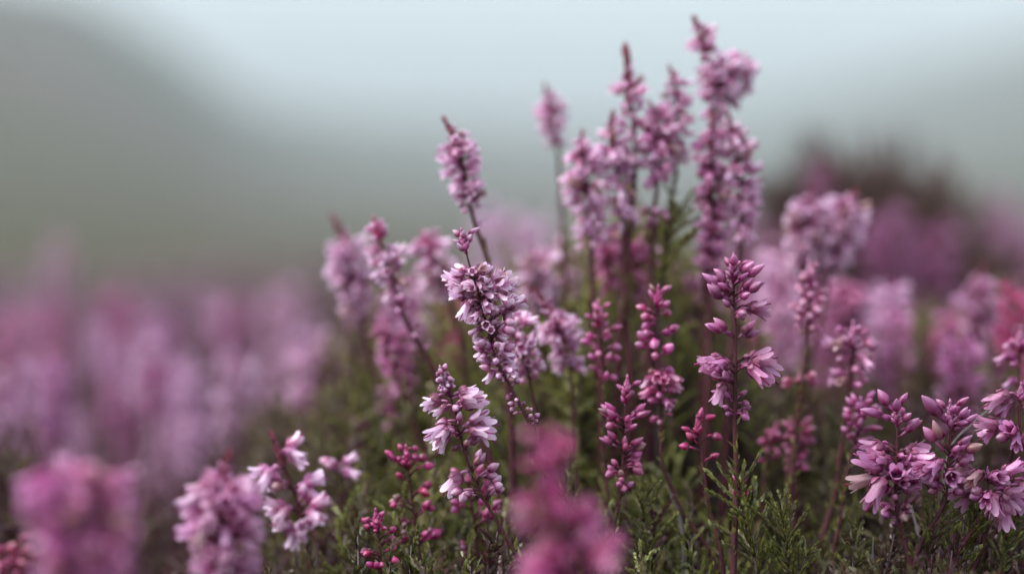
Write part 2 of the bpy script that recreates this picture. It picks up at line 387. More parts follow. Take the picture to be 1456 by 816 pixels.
# --- in focus ------------------------------------------------------------
heather('tallest sharp heather stem, frilly pale flowers crowded below a bare gap and small bud tip',
        [(656, 326), (661, 350), (668, 378), (681, 420), (692, 462), (703, 505), (723, 545), (748, 592), (768, 640), (790, 690)], 0.5,
        dense=[(384, 470, 40, ['open', 'open', 'bell'], 0.78, .9), (466, 545, 24, ['open', 'fatbud', 'bell'], .74, .7), (545, 610, 7, 'fatbud', .5, .3), (334, 362, 8, 'bud', .72, 0)],
        cl=[(398, 170, 'bell', 4, .85, 1.6), (425, 185, 'bell', 4, 0.88, 1.8), (420, 5, 'open', 5, 0.88, 3.0), (440, 0, 'open', 6, 0.88, 3.6), (462, 5, 'open', 5, 1, 3.2), (480, 0, 'fatbud', 4, .9, 2.6),
            (495, 200, 'bud', 3, .8, .3), (510, 20, 'fatbud', 2, .9, .5), (520, 190, 'bud', 3, .9, .6), (545, 0, 'fatbud', 2, .8, .4), (578, 180, 'fatbud', 2, .55, .4), (588, 330, 'fatbud', 2, .5, .5), (600, 0, 'fatbud', 2, .5, .6)],
        col=(.84, .52, .74, .98), tipcol=PINK, tips=.75, sub=True)
heather('sharp heather stem with grey bud top and large flared bells, below the tallest sharp stem',
        [(626, 522), (636, 552), (645, 580), (653, 615), (663, 650), (674, 680), (692, 715), (712, 750), (735, 790), (760, 830)], 0,
        dense=[(528, 560, 16, 'fatbud', .55, .1), (565, 650, 12, ['bud', 'fatbud', 'bell'], .8, .2)],
        cl=[(566, 185, 'bell', 3, 1.0, 1.0), (560, 0, 'bell', 2, 1.0, .8), (582, 355, 'bell', 3, 1.05, 1.2), (610, 190, 'bell', 4, 1.15, 1.2), (618, 0, 'bell', 4, 1.15, 1.5), (640, 20, 'bud', 3, .9, .6), (668, 190, 'bell', 1, 1.35, .6), (668, 0, 'bud', 4, .85, .8),
            (690, 10, 'fatbud', 3, .9, 1.4), (700, 190, 'fatbud', 3, .9, 1.6), (712, 0, 'fatbud', 3, .9, 1.8)],
        col=PALE, tipcol=(0.36, 0.17, 0.28, .45), tips=.9, sub=True, leafy_from=660)
heather('upright sharp heather stem with long buds at top and two pale bell clusters low down',
        [(1043, 362), (1043, 400), (1045, 450), (1046, 500), (1045, 560), (1045, 610), (1047, 660), (1047, 710)], 0,
        dense=[(375, 445, 13, 'bud', .92, .2)],
        cl=[(418, 185, 'bud', 4, 1.1, 1.5), (405, 0, 'bud', 2, 1.05, 1.0), (425, 0, 'bud', 3, 1.1, 1.2), (432, 190, 'bud', 4, 1.2, 1.4), (446, 0, 'bell', 2, 1.0, 1.4), (452, 300, 'fatbud', 2, 1.0, .3),
            (478, 180, 'bud', 3, 1.15, .9), (482, 0, 'bud', 3, 1.15, .8), (525, 185, 'bell', 3, 1.1, 1.5), (541, 200, 'bell', 3, 1.15, 1.2), (520, 0, 'bell', 3, 1.2, 2.2), (527, 350, 'bell', 3, 1.2, 1.2), (568, 185, 'bud', 3, .75, .7), (570, 5, 'fatbud', 2, .7, .6), (586, 0, 'fatbud', 3, .75, .4), (592, 200, 'fatbud', 2, .7, .4)],
        col=DUSK, tipcol=(0.45, .13, .27, .3), tips=.85, sub=True, r0=.6)
heather('slim heather stem of rosy paired buds just left of the upright sharp stem',
        [(936, 407), (935, 440), (933, 485), (936, 530), (940, 570), (940, 610), (943, 660), (965, 720)], 5,
        cl=[(425, 0, 'bud', 3, .7, .2), (425, 180, 'bud', 3, .7, .2), (446, 0, 'fatbud', 2, .95, .6), (442, 190, 'fatbud', 1, 1, .8), (458, 200, 'fatbud', 3, .9, .4), (484, 250, 'fatbud', 2, 1.1, 1.0), (481, 10, 'fatbud', 2, 1, 1.7), (500, 190, 'fatbud', 2, 1.05, 1.8), (505, 300, 'fatbud', 2, 1.2, .6)],
        dense=[(528, 578, 22, ['fatbud', 'fatbud', 'bell'], .85, 1.2), (590, 602, 3, 'fatbud', .7, .8)], col=PINK, tipcol=HOT, tips=.75)
heather('short heather stem of loose rosy buds immediately left of the slim paired bud stem',
        [(850, 428), (852, 460), (856, 500), (858, 550), (857, 600), (860, 660)], 7,
        dense=[(440, 470, 9, 'bud', .75, .4), (475, 548, 16, ['fatbud', 'fatbud', 'bud'], .95, 1.3)], col=PINK, tipcol=PINK, tips=.8)
heather('bright pink heather stem of plump bud clusters right of the large blurred pink spray',
        [(892, 535), (890, 570), (887, 610), (886, 650), (882, 700), (872, 760)], 2.5,
        dense=[(548, 580, 5, 'bud', .8, .1)],
        cl=[(600, 185, 'bud', 5, .95, 1.2), (596, 0, 'bud', 4, 1, 1.0), (610, 300, 'bud', 3, .9, .5), (612, 190, 'fatbud', 2, .9, 1.6), (640, 180, 'bud', 3, .95, 1.3), (648, 0, 'bud', 5, 1, 1.2), (662, 10, 'fatbud', 5, .95, 1.1), (645, 300, 'bud', 3, .9, .5), (674, 190, 'fatbud', 5, .85, .9), (688, 250, 'fatbud', 4, .85, .7), (697, 0, 'fatbud', 2, .9, .3)],
        col=(0.66, 0.15, 0.38, .36), tips=.8, sub=True)
heather('magenta bud heather stem with spaced side clusters, left of the grey topped bell stem',
        [(577, 634), (580, 660), (585, 700), (590, 740), (598, 790), (604, 830)], 4,
        dense=[(640, 662, 8, 'fatbud', .75, .3)],
        cl=[(662, 180, 'bud', 2, .8, 1.8), (670, 0, 'fatbud', 2, 1.1, 1.6), (688, 190, 'fatbud', 1, .8, 1.6), (705, 0, 'fatbud', 4, .9, 1.7), (722, 185, 'fatbud', 3, .8, 2.0), (735, 0, 'fatbud', 3, .9, 1.6), (740, 190, 'fatbud', 2, .7, .9), (770, 0, 'fatbud', 3, .95, 1.3), (768, 190, 'fatbud', 3, .8, 1.4), (776, 300, 'fatbud', 2, .8, .6)],
        col=HOT, tips=.75, sub=True)
heather('small magenta bud stem at bottom, lower and further left of the two magenta bud stems',
        [(534, 724), (536, 750), (540, 790), (543, 840)], 2,
        dense=[(736, 760, 8, 'fatbud', .7, .3)], cl=[(755, 180, 'fatbud', 2, .7, 1.5), (772, 0, 'fatbud', 3, .8, 1.4), (790, 185, 'fatbud', 3, .8, 1.4), (795, 0, 'fatbud', 3, .85, 1.6), (808, 250, 'fatbud', 3, .8, .8)], col=HOT, tips=.7, sub=True)
heather('bright rosy bud clusters hanging behind the lower stalk of the grey topped bell stem',
        [(664, 668), (668, 700), (674, 740), (680, 790), (684, 830)], 5,
        cl=[(690, 180, 'fatbud', 2, 1, 1.2), (688, 0, 'bud', 2, .9, 1.8), (705, 10, 'bell', 2, .9, 2.6), (724, 185, 'fatbud', 3, .95, 1.5), (740, 0, 'bud', 4, 1, 1.8), (752, 10, 'bud', 3, .9, 1.6), (785, 185, 'fatbud', 4, .8, 1.2), (795, 0, 'fatbud', 4, .8, 1.2)], col=(0.64, .15, .38, .36), tips=.5)
heather('tiny heather tip of few bright pink buds just left of the upright sharp stem',
        [(991, 592), (994, 620), (1000, 660), (1006, 710)], 2.5,
        cl=[(606, 20, 'bud', 2, .85, .1), (618, 180, 'bud', 2, .8, .3), (626, 0, 'fatbud', 1, .9, 1.3), (628, 190, 'fatbud', 1, .9, .9), (642, 180, 'fatbud', 1, .9, 1.2), (655, 0, 'fatbud', 1, .85, .3)], col=HOT, tips=.6, sub=True)
heather('sharp mauve heather stem of drooping bells, largest at the lower right, forked bud top',
        [(1274, 573), (1276, 610), (1275, 650), (1274, 690), (1278, 740), (1292, 790), (1300, 840)], 0,
        dense=[(580, 612, 7, 'bud', 1.05, .1), (640, 722, 18, ['bell', 'fatbud', 'open'], .85, .8), (722, 750, 7, 'fatbud', .85, .6)],
        cl=[(617, 0, 'bud', 2, 1.1, .8), (592, 180, 'bud', 2, 1.15, .5), (640, 182, 'bell', 2, 1.05, 2.4), (648, 0, 'open', 3, 1.1, 1.4), (655, 350, 'bell', 3, 1.2, 1.2), (660, 182, 'bell', 2, 1.1, 1.2), (680, 182, 'bell', 3, 1.4, 1.5), (680, 270, 'bell', 2, 1.2, .3), (695, 0, 'fatbud', 4, 1.1, 1.6), (730, 0, 'bud', 2, 1.1, 1.0)],
        col=DUSK, tipcol=(0.55, .16, .33, .4), tips=.7, sub=True, r0=.6)
heather('sharp mauve stem of upright buds between the forked bud stem and flat bell cluster',
        [(1351, 570), (1352, 600), (1350, 640), (1347, 680), (1340, 720), (1310, 770), (1290, 830)], 0,
        dense=[(580, 625, 10, 'bud', .95, .2)],
        cl=[(608, 180, 'bud', 2, 1.4, 1.2), (612, 0, 'bud', 3, 1.0, 1.2), (640, 182, 'bud', 3, 1.2, 1.3), (645, 300, 'bud', 2, 1, .3), (632, 0, 'bell', 1, 1, 1.8), (655, 0, 'bud', 3, 1.1, 1.2), (663, 10, 'bud', 2, 1.1, 1.2), (668, 190, 'bell', 2, 1.15, 1.5), (672, 280, 'bell', 1, 1.15, .3), (696, 0, 'fatbud', 3, .9, .4), (696, 190, 'fatbud', 3, .9, 1.0)],
        col=DUSK, tipcol=(0.5, .15, .32, .4), tips=.85, sub=True, r0=.55)
heather('sharp low heather top of outward facing mauve bells, right of the mauve bud stem',
        [(1404, 664), (1405, 690), (1402, 715), (1385, 750), (1352, 800), (1340, 850)], 0,
        cl=[(682, 180, 'bell', 3, 1.05, 1.5), (680, 250, 'bell', 2, 1.05, .5), (686, 20, 'bell', 2, 1.2, 1.0), (704, 182, 'bell', 3, 1.15, 2.0), (706, 270, 'bell', 3, 1.1, .8), (708, 0, 'bell', 4, 1.2, 1.6), (716, 190, 'fatbud', 3, 1, 1.6)],
        col=DUSK, tip='buds', tips=.45, sub=True, r0=.55)
heather('mauve bells reaching in from the right edge above the flat bell cluster',
        [(1452, 545), (1450, 580), (1446, 620), (1432, 665), (1412, 720), (1395, 780)], 1.5,
        cl=[(572, 200, 'bell', 4, 1.1, .6), (575, 0, 'bell', 3, 1.1, .6), (618, 182, 'bell', 2, 1.15, 3.0), (624, 190, 'fatbud', 3, 1.1, 1.2), (626, 270, 'bell', 4, 1.1, .8), (625, 0, 'bell', 4, 1.1, .8), (690, 0, 'bell', 3, 1.3, 2.0)],
        col=DUSK, tips=.6, sub=True, r0=.6)
heather('softly blurred mauve buds at the right edge above the reaching bells',
        [(1452, 465), (1450, 500), (1449, 540), (1450, 600), (1452, 680)], 7,
        dense=[(478, 555, 12, ['bell', 'fatbud'], 1.0, .8)], col=DUSK, tips=.8)
# --- middle depth ----------------------------------------------------------
heather('loose pale bell head immediately behind the right side of the tallest sharp stem',
        [(724, 448), (735, 480), (748, 520), (757, 560), (766, 620)], 6, dense=[(455, 545, 34, ['bell', 'fatbud', 'open'], .92, 1.6)], col=PALE, tips=.8, leaves=False)
heather('nodding heather stem of pale bells with bare red tip, right of tallest sharp stem',
        [(770, 418), (782, 442), (797, 480), (810, 520), (814, 570), (816, 640)], 9, dense=[(452, 525, 40, ['bell', 'bell', 'open'], 1.0, 2.0)], tip='bare', col=PALE, tips=1.0)
heather('pale blurred head with dark tip between the tallest sharp stem and tall back cluster',
        [(757, 358), (762, 385), (768, 430), (772, 490), (780, 560)], 19, dense=[(372, 455, 44, ['open', 'bell'], 1.05, 2.6)], tip='bare', col=WHITE, tips=.8)
heather('lone tall heather stem with compact pale head, standing left of the tall back cluster',
        [(640, 176), (650, 205), (660, 245), (668, 290), (678, 325), (690, 360), (700, 410), (708, 480)], 9, dense=[(200, 285, 48, ['open', 'bell', 'open'], .95, 2.0), (282, 302, 8, 'fatbud', .9, .6), (318, 332, 2, 'fatbud', .5, .2)], tip='bare', col=PALE, tips=1.25, r0=.7)
heather('blurred stem with red tip and wide pale flowers, leftmost of three leaning left stems',
        [(484, 316), (492, 350), (500, 400), (512, 450), (528, 520)], 19, dense=[(350, 445, 52, ['open', 'bell', 'bell'], 1.1, 2.8)], tip='bare', col=WHITE, tips=1.5, r0=.7)
heather('leaning heather stem with pink buds above pale bells, middle of the three leaning left stems',
        [(531, 310), (540, 340), (552, 375), (565, 420), (578, 458), (598, 492), (618, 530), (640, 580)], 10, dense=[(318, 345, 10, 'fatbud', .9, .5), (352, 415, 26, ['bell', 'open'], .95, 1.2), (425, 445, 8, 'fatbud', .95, .6), (470, 500, 6, 'fatbud', .7, .2)], col=PALE, tipcol=HOT, tips=.9, r0=.8)
heather('leaning heather stem of pink buds over pale bells, rightmost of the three leaning left stems',
        [(600, 328), (610, 355), (626, 395), (642, 435), (655, 480), (662, 540)], 16, dense=[(335, 375, 14, ['fatbud', 'bell'], 1, .9), (378, 420, 26, ['bell', 'open'], 1.0, 2.0)], col=PALE, tipcol=HOT, tips=.9, r0=.8)
heather('dark pink blurred heather stem leaning below the three leaning left stems',
        [(536, 455), (550, 490), (566, 530), (580, 570), (594, 620)], 15, dense=[(465, 560, 30, 'fatbud', 1.05, 1.0)], col=(0.5, .13, .28, .3), tips=1.0, r0=.8)
heather('heather stem with crooked pale top bent right, highest of the tall back cluster',
        [(992, 34), (1000, 62), (1014, 95), (1020, 125), (1015, 155), (1010, 190), (1006, 250), (1004, 330), (1002, 420)], 13, dense=[(48, 95, 18, ['bell', 'fatbud'], .85, .5), (92, 168, 34, ['bell', 'open'], 1.0, 1.5)], cl=[(118, 5, 'bell', 8, 1.05, 3.6)], tip='bare', col=PALE, tips=1.2, r0=.6)
heather('short side sprig of pale bells right of the crooked top in the tall back cluster',
        [(1062, 76), (1052, 98), (1040, 130), (1028, 160), (1016, 210), (1010, 290), (1008, 400)], 14, dense=[(84, 150, 26, ['bell', 'open'], 1.0, 1.2)], col=PALE, tips=.7, r0=.5)
heather('heather stem with long bare red tip and scattered pale bells in the tall back cluster',
        [(893, 80), (894, 115), (898, 150), (902, 200), (903, 250), (896, 320), (890, 400)], 12, dense=[(126, 160, 12, 'open', .9, 1.4), (160, 250, 18, ['bell', 'open'], .95, 1.0)], tip='bare', col=PALE, tips=1.9, r0=.7)
heather('slim heather stem with short red tip between the long bare tip and crooked top stems',
        [(957, 100), (961, 130), (964, 180), (962, 240), (952, 300), (945, 380)], 13, dense=[(120, 235, 38, ['bell', 'open', 'fatbud'], .9, 1.2)], tip='bare', col=PALE, tips=.9, r0=.6)
heather('isolated small pale head on a thin stem, leftmost of the tall back cluster',
        [(777, 128), (784, 160), (790, 200), (796, 240), (799, 300), (802, 370), (808, 440)], 18, dense=[(145, 205, 24, ['open', 'bell'], .95, .7)], tip='bare', col=PALE, tips=1.1, r0=.6)
heather('wide pink and white heather head, second from left in the tall back cluster',
        [(824, 195), (829, 230), (835, 280), (840, 330), (842, 400), (846, 470)], 12, dense=[(212, 350, 62, ['bell', 'open', 'bell'], 1.0, 1.9)], tip='bare', col=PALE, tips=1.0, r0=.7)
heather('dark stemmed heather with red tip and whitish outer flowers in the tall back cluster',
        [(866, 170), (872, 210), (880, 260), (886, 310), (888, 370), (890, 450)], 12, dense=[(195, 325, 40, ['bell', 'open'], 1.0, 1.3)], cl=[(232, 180, 'open', 4, 1.2, 2.4), (235, 0, 'open', 3, 1.2, 2.2)], tip='bare', col=WHITE, tips=1.3, r0=.85)
heather('full pink heather head below and between the bare tip and slim red tip stems',
        [(930, 152), (934, 190), (936, 230), (934, 270), (928, 320), (926, 400)], 12, dense=[(165, 262, 52, ['bell', 'open', 'fatbud'], 1.0, 1.6), (300, 330, 12, 'fatbud', 1, 1.0)], tip='bare', col=(.66, .3, .5, .55), tips=.9, r0=.7)
heather('long dense heather column of pink bells under the crooked top, left one of the pair',
        [(1010, 170), (1012, 220), (1013, 280), (1012, 340), (1010, 400), (1008, 470)], 12, dense=[(190, 395, 84, ['bell', 'open', 'fatbud'], 1.0, 1.5)], tip='bare', col=(.64, .28, .48, .5), tips=1.1, r0=.8)
heather('long heather column with paler bells under the crooked top, right one of the pair',
        [(1034, 170), (1044, 205), (1054, 250), (1056, 310), (1052, 370), (1046, 450)], 12, dense=[(188, 345, 60, ['bell', 'open'], 1.0, 1.5)], tip='bare', col=PALE, tips=1.0, r0=.8)
heather('low pink heather head tucked into green at left foot of tall back cluster',
        [(858, 325), (864, 360), (870, 410), (874, 470)], 15, dense=[(335, 420, 40, ['bell', 'fatbud'], 1.0, 1.8)], col=PINK, tips=.9)
heather('low rosy heather head at foot of tall back cluster beside the brown shoot',
        [(912, 335), (908, 370), (905, 420), (904, 480)], 15, dense=[(345, 420, 34, ['bell', 'fatbud'], .95, 1.4)], col=PINK, tips=.9)
heather('fuzzy pink heather head low behind the left of the upright sharp stem',
        [(985, 395), (984, 430), (982, 480), (980, 540)], 20, dense=[(405, 490, 34, ['bell', 'fatbud'], 1.0, 1.6)], col=PINK, tips=.9)
heather('blurred pale heather head with red tip before the dark shrub, left of the touching pair',
        [(1153, 272), (1150, 300), (1146, 340), (1142, 380), (1142, 440)], 18, dense=[(290, 385, 56, ['bell', 'open', 'bell'], 1.05, 2.2)], tip='bare', col=PALE, tips=.9)
heather('blurred pale heather head with red tip before the dark shrub, right of the touching pair',
        [(1212, 275), (1204, 305), (1192, 345), (1180, 385), (1172, 440)], 18, dense=[(290, 385, 56, ['bell', 'open', 'bell'], 1.05, 2.2)], tip='bare', col=PALE, tips=.9)
heather('slim heather stem of tight round pinkish buds below the touching pair of pale heads',
        [(1150, 370), (1152, 400), (1150, 440), (1148, 480), (1142, 540), (1136, 600)], 9, dense=[(380, 415, 8, 'fatbud', .8, .3), (418, 476, 26, 'fatbud', 1.05, 1.3)], col=(.66, .3, .46, .55), tips=.8)
heather('orange pink buds on a short stalk left of the dark red stalk with pink bells',
        [(1136, 528), (1137, 545), (1134, 580), (1130, 640)], 8, cl=[(540, 0, 'fatbud', 2, .95, .8), (540, 180, 'fatbud', 2, .95, .7)], col=(.72, .25, .36, .5), tips=.4)
heather('blurred rosy heather head behind the slim tight bud stem and its right side',
        [(1205, 400), (1204, 440), (1200, 490), (1196, 560)], 24, dense=[(405, 480, 40, ['bell', 'fatbud', 'bell'], 1.1, 2.0)], col=PINK, tips=.9)
heather('dark red heather stalk with loose pink bells, left of and taller than forked bud stem',
        [(1213, 458), (1214, 490), (1210, 530), (1206, 575), (1196, 640), (1188, 700)], 8, dense=[(470, 555, 24, ['fatbud', 'bell', 'fatbud'], 1.05, 1.3)], col=(.6, .2, .4, .5), tips=.9, r0=.65)
heather('small fan of mauve buds just under the dark red stalk with pink bells',
        [(1224, 566), (1224, 585), (1218, 620), (1205, 670), (1196, 730)], 6, dense=[(575, 640, 24, ['bud', 'fatbud', 'bud'], 1.0, 1.1)], col=DUSK, tips=.8)
heather('dark magenta heather cluster with pale dots, over green foliage right of the upright sharp stem',
        [(1133, 598), (1134, 620), (1132, 660), (1130, 720)], 10, dense=[(606, 672, 34, ['fatbud', 'bud'], 1.0, 1.2)], col=(.52, .11, .28, .34), tips=.8)
heather('thin magenta bud sprig left of the dark magenta cluster',
        [(1104, 600), (1100, 625), (1090, 655), (1084, 710)], 10, dense=[(608, 662, 10, 'fatbud', .95, .8)], col=(.5, .1, .26, .3), tips=.7)
heather('blurred pale topped heather stem standing in front of the rosy haze near the right edge',
        [(1392, 385), (1390, 425), (1388, 470), (1386, 530), (1380, 600)], 24, dense=[(405, 535, 62, ['bell', 'open', 'fatbud'], 1.1, 2.0)], tip='bare', col=(.6, .28, .46, .5), tips=1.1, r0=.65)
heather('blurred rosy heather stem touching the left of the pale topped stem near the right edge',
        [(1356, 440), (1358, 480), (1362, 540), (1366, 620)], 26, dense=[(450, 560, 44, ['bell', 'fatbud'], 1.1, 1.8)], col=PINK, tips=1.0)
heather('blurred rosy heather stem touching the right of the pale topped stem near the right edge',
        [(1424, 455), (1422, 500), (1420, 560), (1414, 640)], 26, dense=[(465, 575, 44, ['bell', 'fatbud'], 1.1, 1.8)], col=PINK, tips=1.0)
# --- lower left ------------------------------------------------------------
heather('heather stem with spaced pale bells and bare red tip at the lower left',
        [(386, 624), (400, 652), (412, 682), (424, 720), (436, 765), (446, 830)], -6, cl=[(650, 0, 'bell', 4, 1.0, .9), (668, 180, 'bell', 4, 1.0, 1.2), (690, 185, 'fatbud', 4, 1.1, .9), (695, 0, 'bell', 4, 1.0, 1.2), (720, 183, 'bell', 4, 1.0, 1.3), (718, 10, 'fatbud', 3, 1.1, .8), (738, 0, 'bell', 4, 1.0, 1.4), (752, 180, 'bell', 4, .95, .9), (750, 270, 'bell', 3, 1, .6)], tip='bare', col=PALE, tips=.95)
heather('big pink heather head cut by the bottom edge, left of the spaced pale bell stem',
        [(318, 652), (318, 690), (320, 740), (322, 800), (324, 860)], -13, dense=[(688, 830, 78, ['bell', 'bell', 'open'], 1.15, 2.2)], tip='bare', col=(.66, .27, .5, .55), tips=1.1, r0=.8)
heather('very blurred wide mauve heather head filling the bottom left corner area, right half',
        [(138, 668), (138, 700), (142, 760), (146, 840)], -36, dense=[(676, 840, 74, ['bell', 'bell', 'open'], 1.0, 2.0)], col=(.68, .2, .46, .42), tips=.6, r0=.8)
heather('very blurred wide mauve heather head filling the bottom left corner area, left half',
        [(80, 668), (84, 700), (92, 760), (100, 840)], -36, dense=[(676, 840, 70, ['bell', 'bell', 'open'], 1.0, 1.8)], col=(.62, .18, .44, .38), tips=.6, r0=.8)
heather('dark rose blurred buds low in the bottom left corner',
        [(14, 775), (20, 800), (30, 850)], -12, dense=[(782, 840, 22, 'fatbud', 1.0, 1.8)], col=(.42, .06, .17, .25), tips=.8)
heather('large very blurred bright pink spray rising in the foreground at bottom centre',
        [(784, 610), (776, 640), (772, 680), (780, 730), (796, 780), (812, 850)], -33, dense=[(622, 675, 20, 'fatbud', 1.05, 1.1), (695, 760, 16, ['fatbud', 'bell'], .95, .9), (760, 860, 26, ['fatbud', 'bell'], 1.0, 1.2)], cl=[(722, 180, 'bell', 4, .9, 1.2), (765, 0, 'bell', 6, .95, 3.4), (800, 180, 'bell', 5, .9, 1.8), (822, 0, 'bell', 8, 1.0, 4.6), (832, 180, 'bell', 7, 1.0, 3.2)], col=(.70, .11, .38, .34), tips=.8, r0=.7)
heather('single pale blurred bud on a stalk right of the spaced pale bell stem',
        [(481, 652), (481, 668), (484, 700), (488, 760)], 9, cl=[(664, 200, 'fatbud', 3, 1.1, .2), (668, 20, 'bell', 3, 1.0, .2)], tip=None, col=PALE)
heather('blurred dark rose bud stem behind the pale blurred bud, at left of centre',
        [(505, 592), (506, 620), (510, 660), (514, 730)], 20, dense=[(600, 665, 18, 'fatbud', .95, 1.8)], col=(.48, .1, .24, .3), tips=.8)

# --- leafy shoots in and near focus ---------------------------------------
SPRIGS = [sprig_mb(300 + i, rr_ * MM, .35, .35 * MM, 1.7 * MM, .8 * MM, .55 * MM, 22, 3) for i, rr_ in enumerate((5, 7, 9, 10, 8, 6))]
SPRIG_ME = [s.mesh('sprig', M_LEAF) for s in SPRIGS]
def leafy(label, pts, blur, n=9, y0=None, y1=None, size=1.0, pink=False, seed=1):
    rr = random.Random(seed); d = dist(blur); P = [at(x, y, d) for x, y in pts]
    base = Vector((P[-1].x + rr.uniform(-.01, .01), P[-1].y + .01, 0)); path = smooth_path(P + [P[-1].lerp(base, .07), P[-1].lerp(base, .3) + Vector((.002, 0, 0)), base], 6)
    root = bpy.data.objects.new('leafy_shoot', None); C.objects.link(root); root.location = base; props(root, label, 'leafy shoot')
    sm = MB(); k = len(path); tube(sm, [p - base for p in path], [MM * (.22 + .6 * i / k) for i in range(k)], 6)
    link('stem', sm.mesh('stem', M_TWIG), root)
    T0 = (path[0] - path[1]).normalized()
    link('sprig', SPRIG_ME[2], root, Matrix.Translation(path[0] - base - T0 * 5 * MM) @ frame(T0, 0) @ Matrix.Scale(size, 4))
    top, bot = pts[0][1] + 10, pts[-1][1]
    n = int(n * 2.4)
    for i in range(n):
        f = (i + .5) / n; q = f * (len(pts) - 1) * 6; j = int(q); p = path[j].lerp(path[j + 1], q - j); T = (path[j] - path[j + 1]).normalized()
        az = i * 2.4 + rr.uniform(-.4, .4); F = frame(T, az).to_3x3(); dd = F @ Vector((math.sin(R(38)), 0, math.cos(R(38))))
        link('sprig', SPRIG_ME[rr.randrange(6)], root, Matrix.Translation(p - base) @ axis_mat(Vector((0, 0, 0)), dd, rr.random() * 6) @ Matrix.Scale(size * rr.uniform(.7, 1.2) * (.7 + .5 * f), 4))
    if pink:
        for i in range(9):
            t = TM['bud'][rr.randrange(6)]; j = rr.randrange(0, 5); p = path[j]; T = (path[0] - path[3]).normalized()
            link('flower_bud', t[2], root, Matrix.Translation(p - base) @ frame(T, rr.random() * 6.28) @ Matrix.Scale(rr.uniform(.55, .8), 4), HOT)
    return root
leafy('sharp leafy heather shoot topped with small crimson buds, below the upright sharp stem', [(1053, 690), (1056, 715), (1062, 750), (1072, 790), (1080, 840)], 0, 13, pink=True, seed=11, size=1.05)
leafy('sharp yellow green branching shoot without buds at the bottom, right of the crimson budded shoot', [(1113, 730), (1116, 755), (1120, 790), (1128, 840)], 0, 11, seed=22, size=1.15)
leafy('low green shoot tip at the bottom edge touching the yellow green branching shoot', [(1148, 785), (1138, 805), (1130, 845)], 0, 5, seed=23, size=.7)
leafy('brownish olive leafy shoot sticking out of the tall back cluster of flowers', [(966, 298), (955, 330), (944, 370), (938, 420)], 12, 10, seed=31, size=1.1)
leafy('dull olive shoot with dark red tip, left of the crimson budded shoot', [(917, 706), (915, 730), (920, 770), (926, 830)], 3, 10, seed=41, size=.9)
leafy('single bright green shoot beside the right of the blurred bright pink spray', [(810, 672), (808, 700), (812, 760), (815, 830)], 4, 5, seed=42, size=.8)
leafy('curled pale green leaflet shoot at the lower stalk of the tallest sharp stem', [(757, 598), (762, 615), (768, 650), (774, 700)], 2, 3, seed=43, size=.5)
leafy('mossy dark green shoot under the mauve bud stem', [(1338, 722), (1330, 745), (1322, 780), (1318, 840)], 1, 10, seed=44, size=.95)
leafy('feathery green shoot under the flat bell cluster', [(1392, 722), (1384, 745), (1370, 780), (1352, 840)], 1, 12, seed=45, size=1.0)
leafy('dark olive shoot leaning at the bottom right corner', [(1445, 735), (1436, 760), (1425, 795), (1418, 840)], 2, 10, seed=46, size=1.0)

# --- dry grey stalks --------------------------------------------------------
def stalk(label, pts, blur, r=.4):
    d = dist(blur); P = [at(x, y, d) for x, y in pts]; base = Vector((P[-1].x, P[-1].y, 0)); path = smooth_path(P + [P[-1].lerp(base, .06), P[-1].lerp(base, .25), base], 6)
    sm = MB(); k = len(path); tube(sm, [p - base for p in path], [MM * r * (.25 + .75 * min(1, i / 8)) for i in range(k)], 6)
    o = link('dry_stalk', sm.mesh('dry_stalk', M_DRY)); o.location = base; props(o, label, 'stalk')
stalk('straight pale grey dry stalk at the bottom, nearest to the forked bud stem', [(1242, 762), (1241, 790), (1244, 840)], 2, .35)
stalk('grey broken twig leaning in the green left of the crimson budded shoot', [(948, 690), (958, 712), (966, 728), (972, 780)], 5, .4)
stalk('thin thread of dry grass slanting behind the forked and bud stems', [(1448, 556), (1410, 580), (1385, 600), (1350, 640), (1340, 720)], 4, .2)

# ------------------------------------------------------------------ undergrowth (stuff)
def shoot_template(seed, hi):
    rr = random.Random(seed); mb = MB(); h = (48 if hi else 55) * MM
    a0 = rr.random() * 6; cv = rr.uniform(.05, .25)
    ax = lambda t: Vector((math.cos(a0) * cv * h * t * t, math.sin(a0) * cv * h * t * t, -h * t))
    tube(mb, [ax(t) for t in (2.2, 1.4, .9, .4, 0)], [.7 * MM, .6 * MM, .5 * MM, .35 * MM, .2 * MM], 4, (0.0, .0, 1.0))
    nb = 24 if hi else 15
    for i in range(nb):
        t = (i / nb) ** 1.15; az = i * 2.4 + rr.uniform(-.5, .5); tilt = R(rr.uniform(20, 58)) if i else 0.05
        dd = Vector((math.cos(az) * math.sin(tilt), math.sin(az) * math.sin(tilt), math.cos(tilt)))
        L = rr.uniform(4.0, 9.5) * (.7 + .6 * t) * MM
        s_ = sprig_mb(rr.random(), L, .9, .3 * MM, (1.7 if hi else 2.6) * MM, (.85 if hi else 1.5) * MM, (.85 if hi else 2.0) * MM, rr.uniform(15, 30), 3, quick=True)
        mb.merge(s_, Matrix.Translation(ax(t) + Vector((0, 0, -2 * MM))) @ axis_mat(Vector((0, 0, 0)), dd, rr.random() * 6))
    return mb.arrays()
HI = [shoot_template(900 + i, True) for i in range(7)]
LO = [shoot_template(950 + i, False) for i in range(6)]
def canopy(x, d):
    px = 728 + x / d * FOC_PX
    left = min(1, max(0, (520 - px) / 300))
    # the cushion of leaves stands higher right of the middle and sinks to the left
    bush = max(0, 1 - abs(px - 930) / 170) ** .7 * max(0, 1 - abs(d - .62) / .1) ** .5 * .036
    return 0.290 + .017 * min(1, max(0, (d - .52) / .08)) + bush - 0.034 * left - .034 * min(1, max(0, (d - .66) / .08)) + .012 * min(1, max(0, (d - .8) / .5)) + 0.012 * math.sin(x * 40 + d * 13)
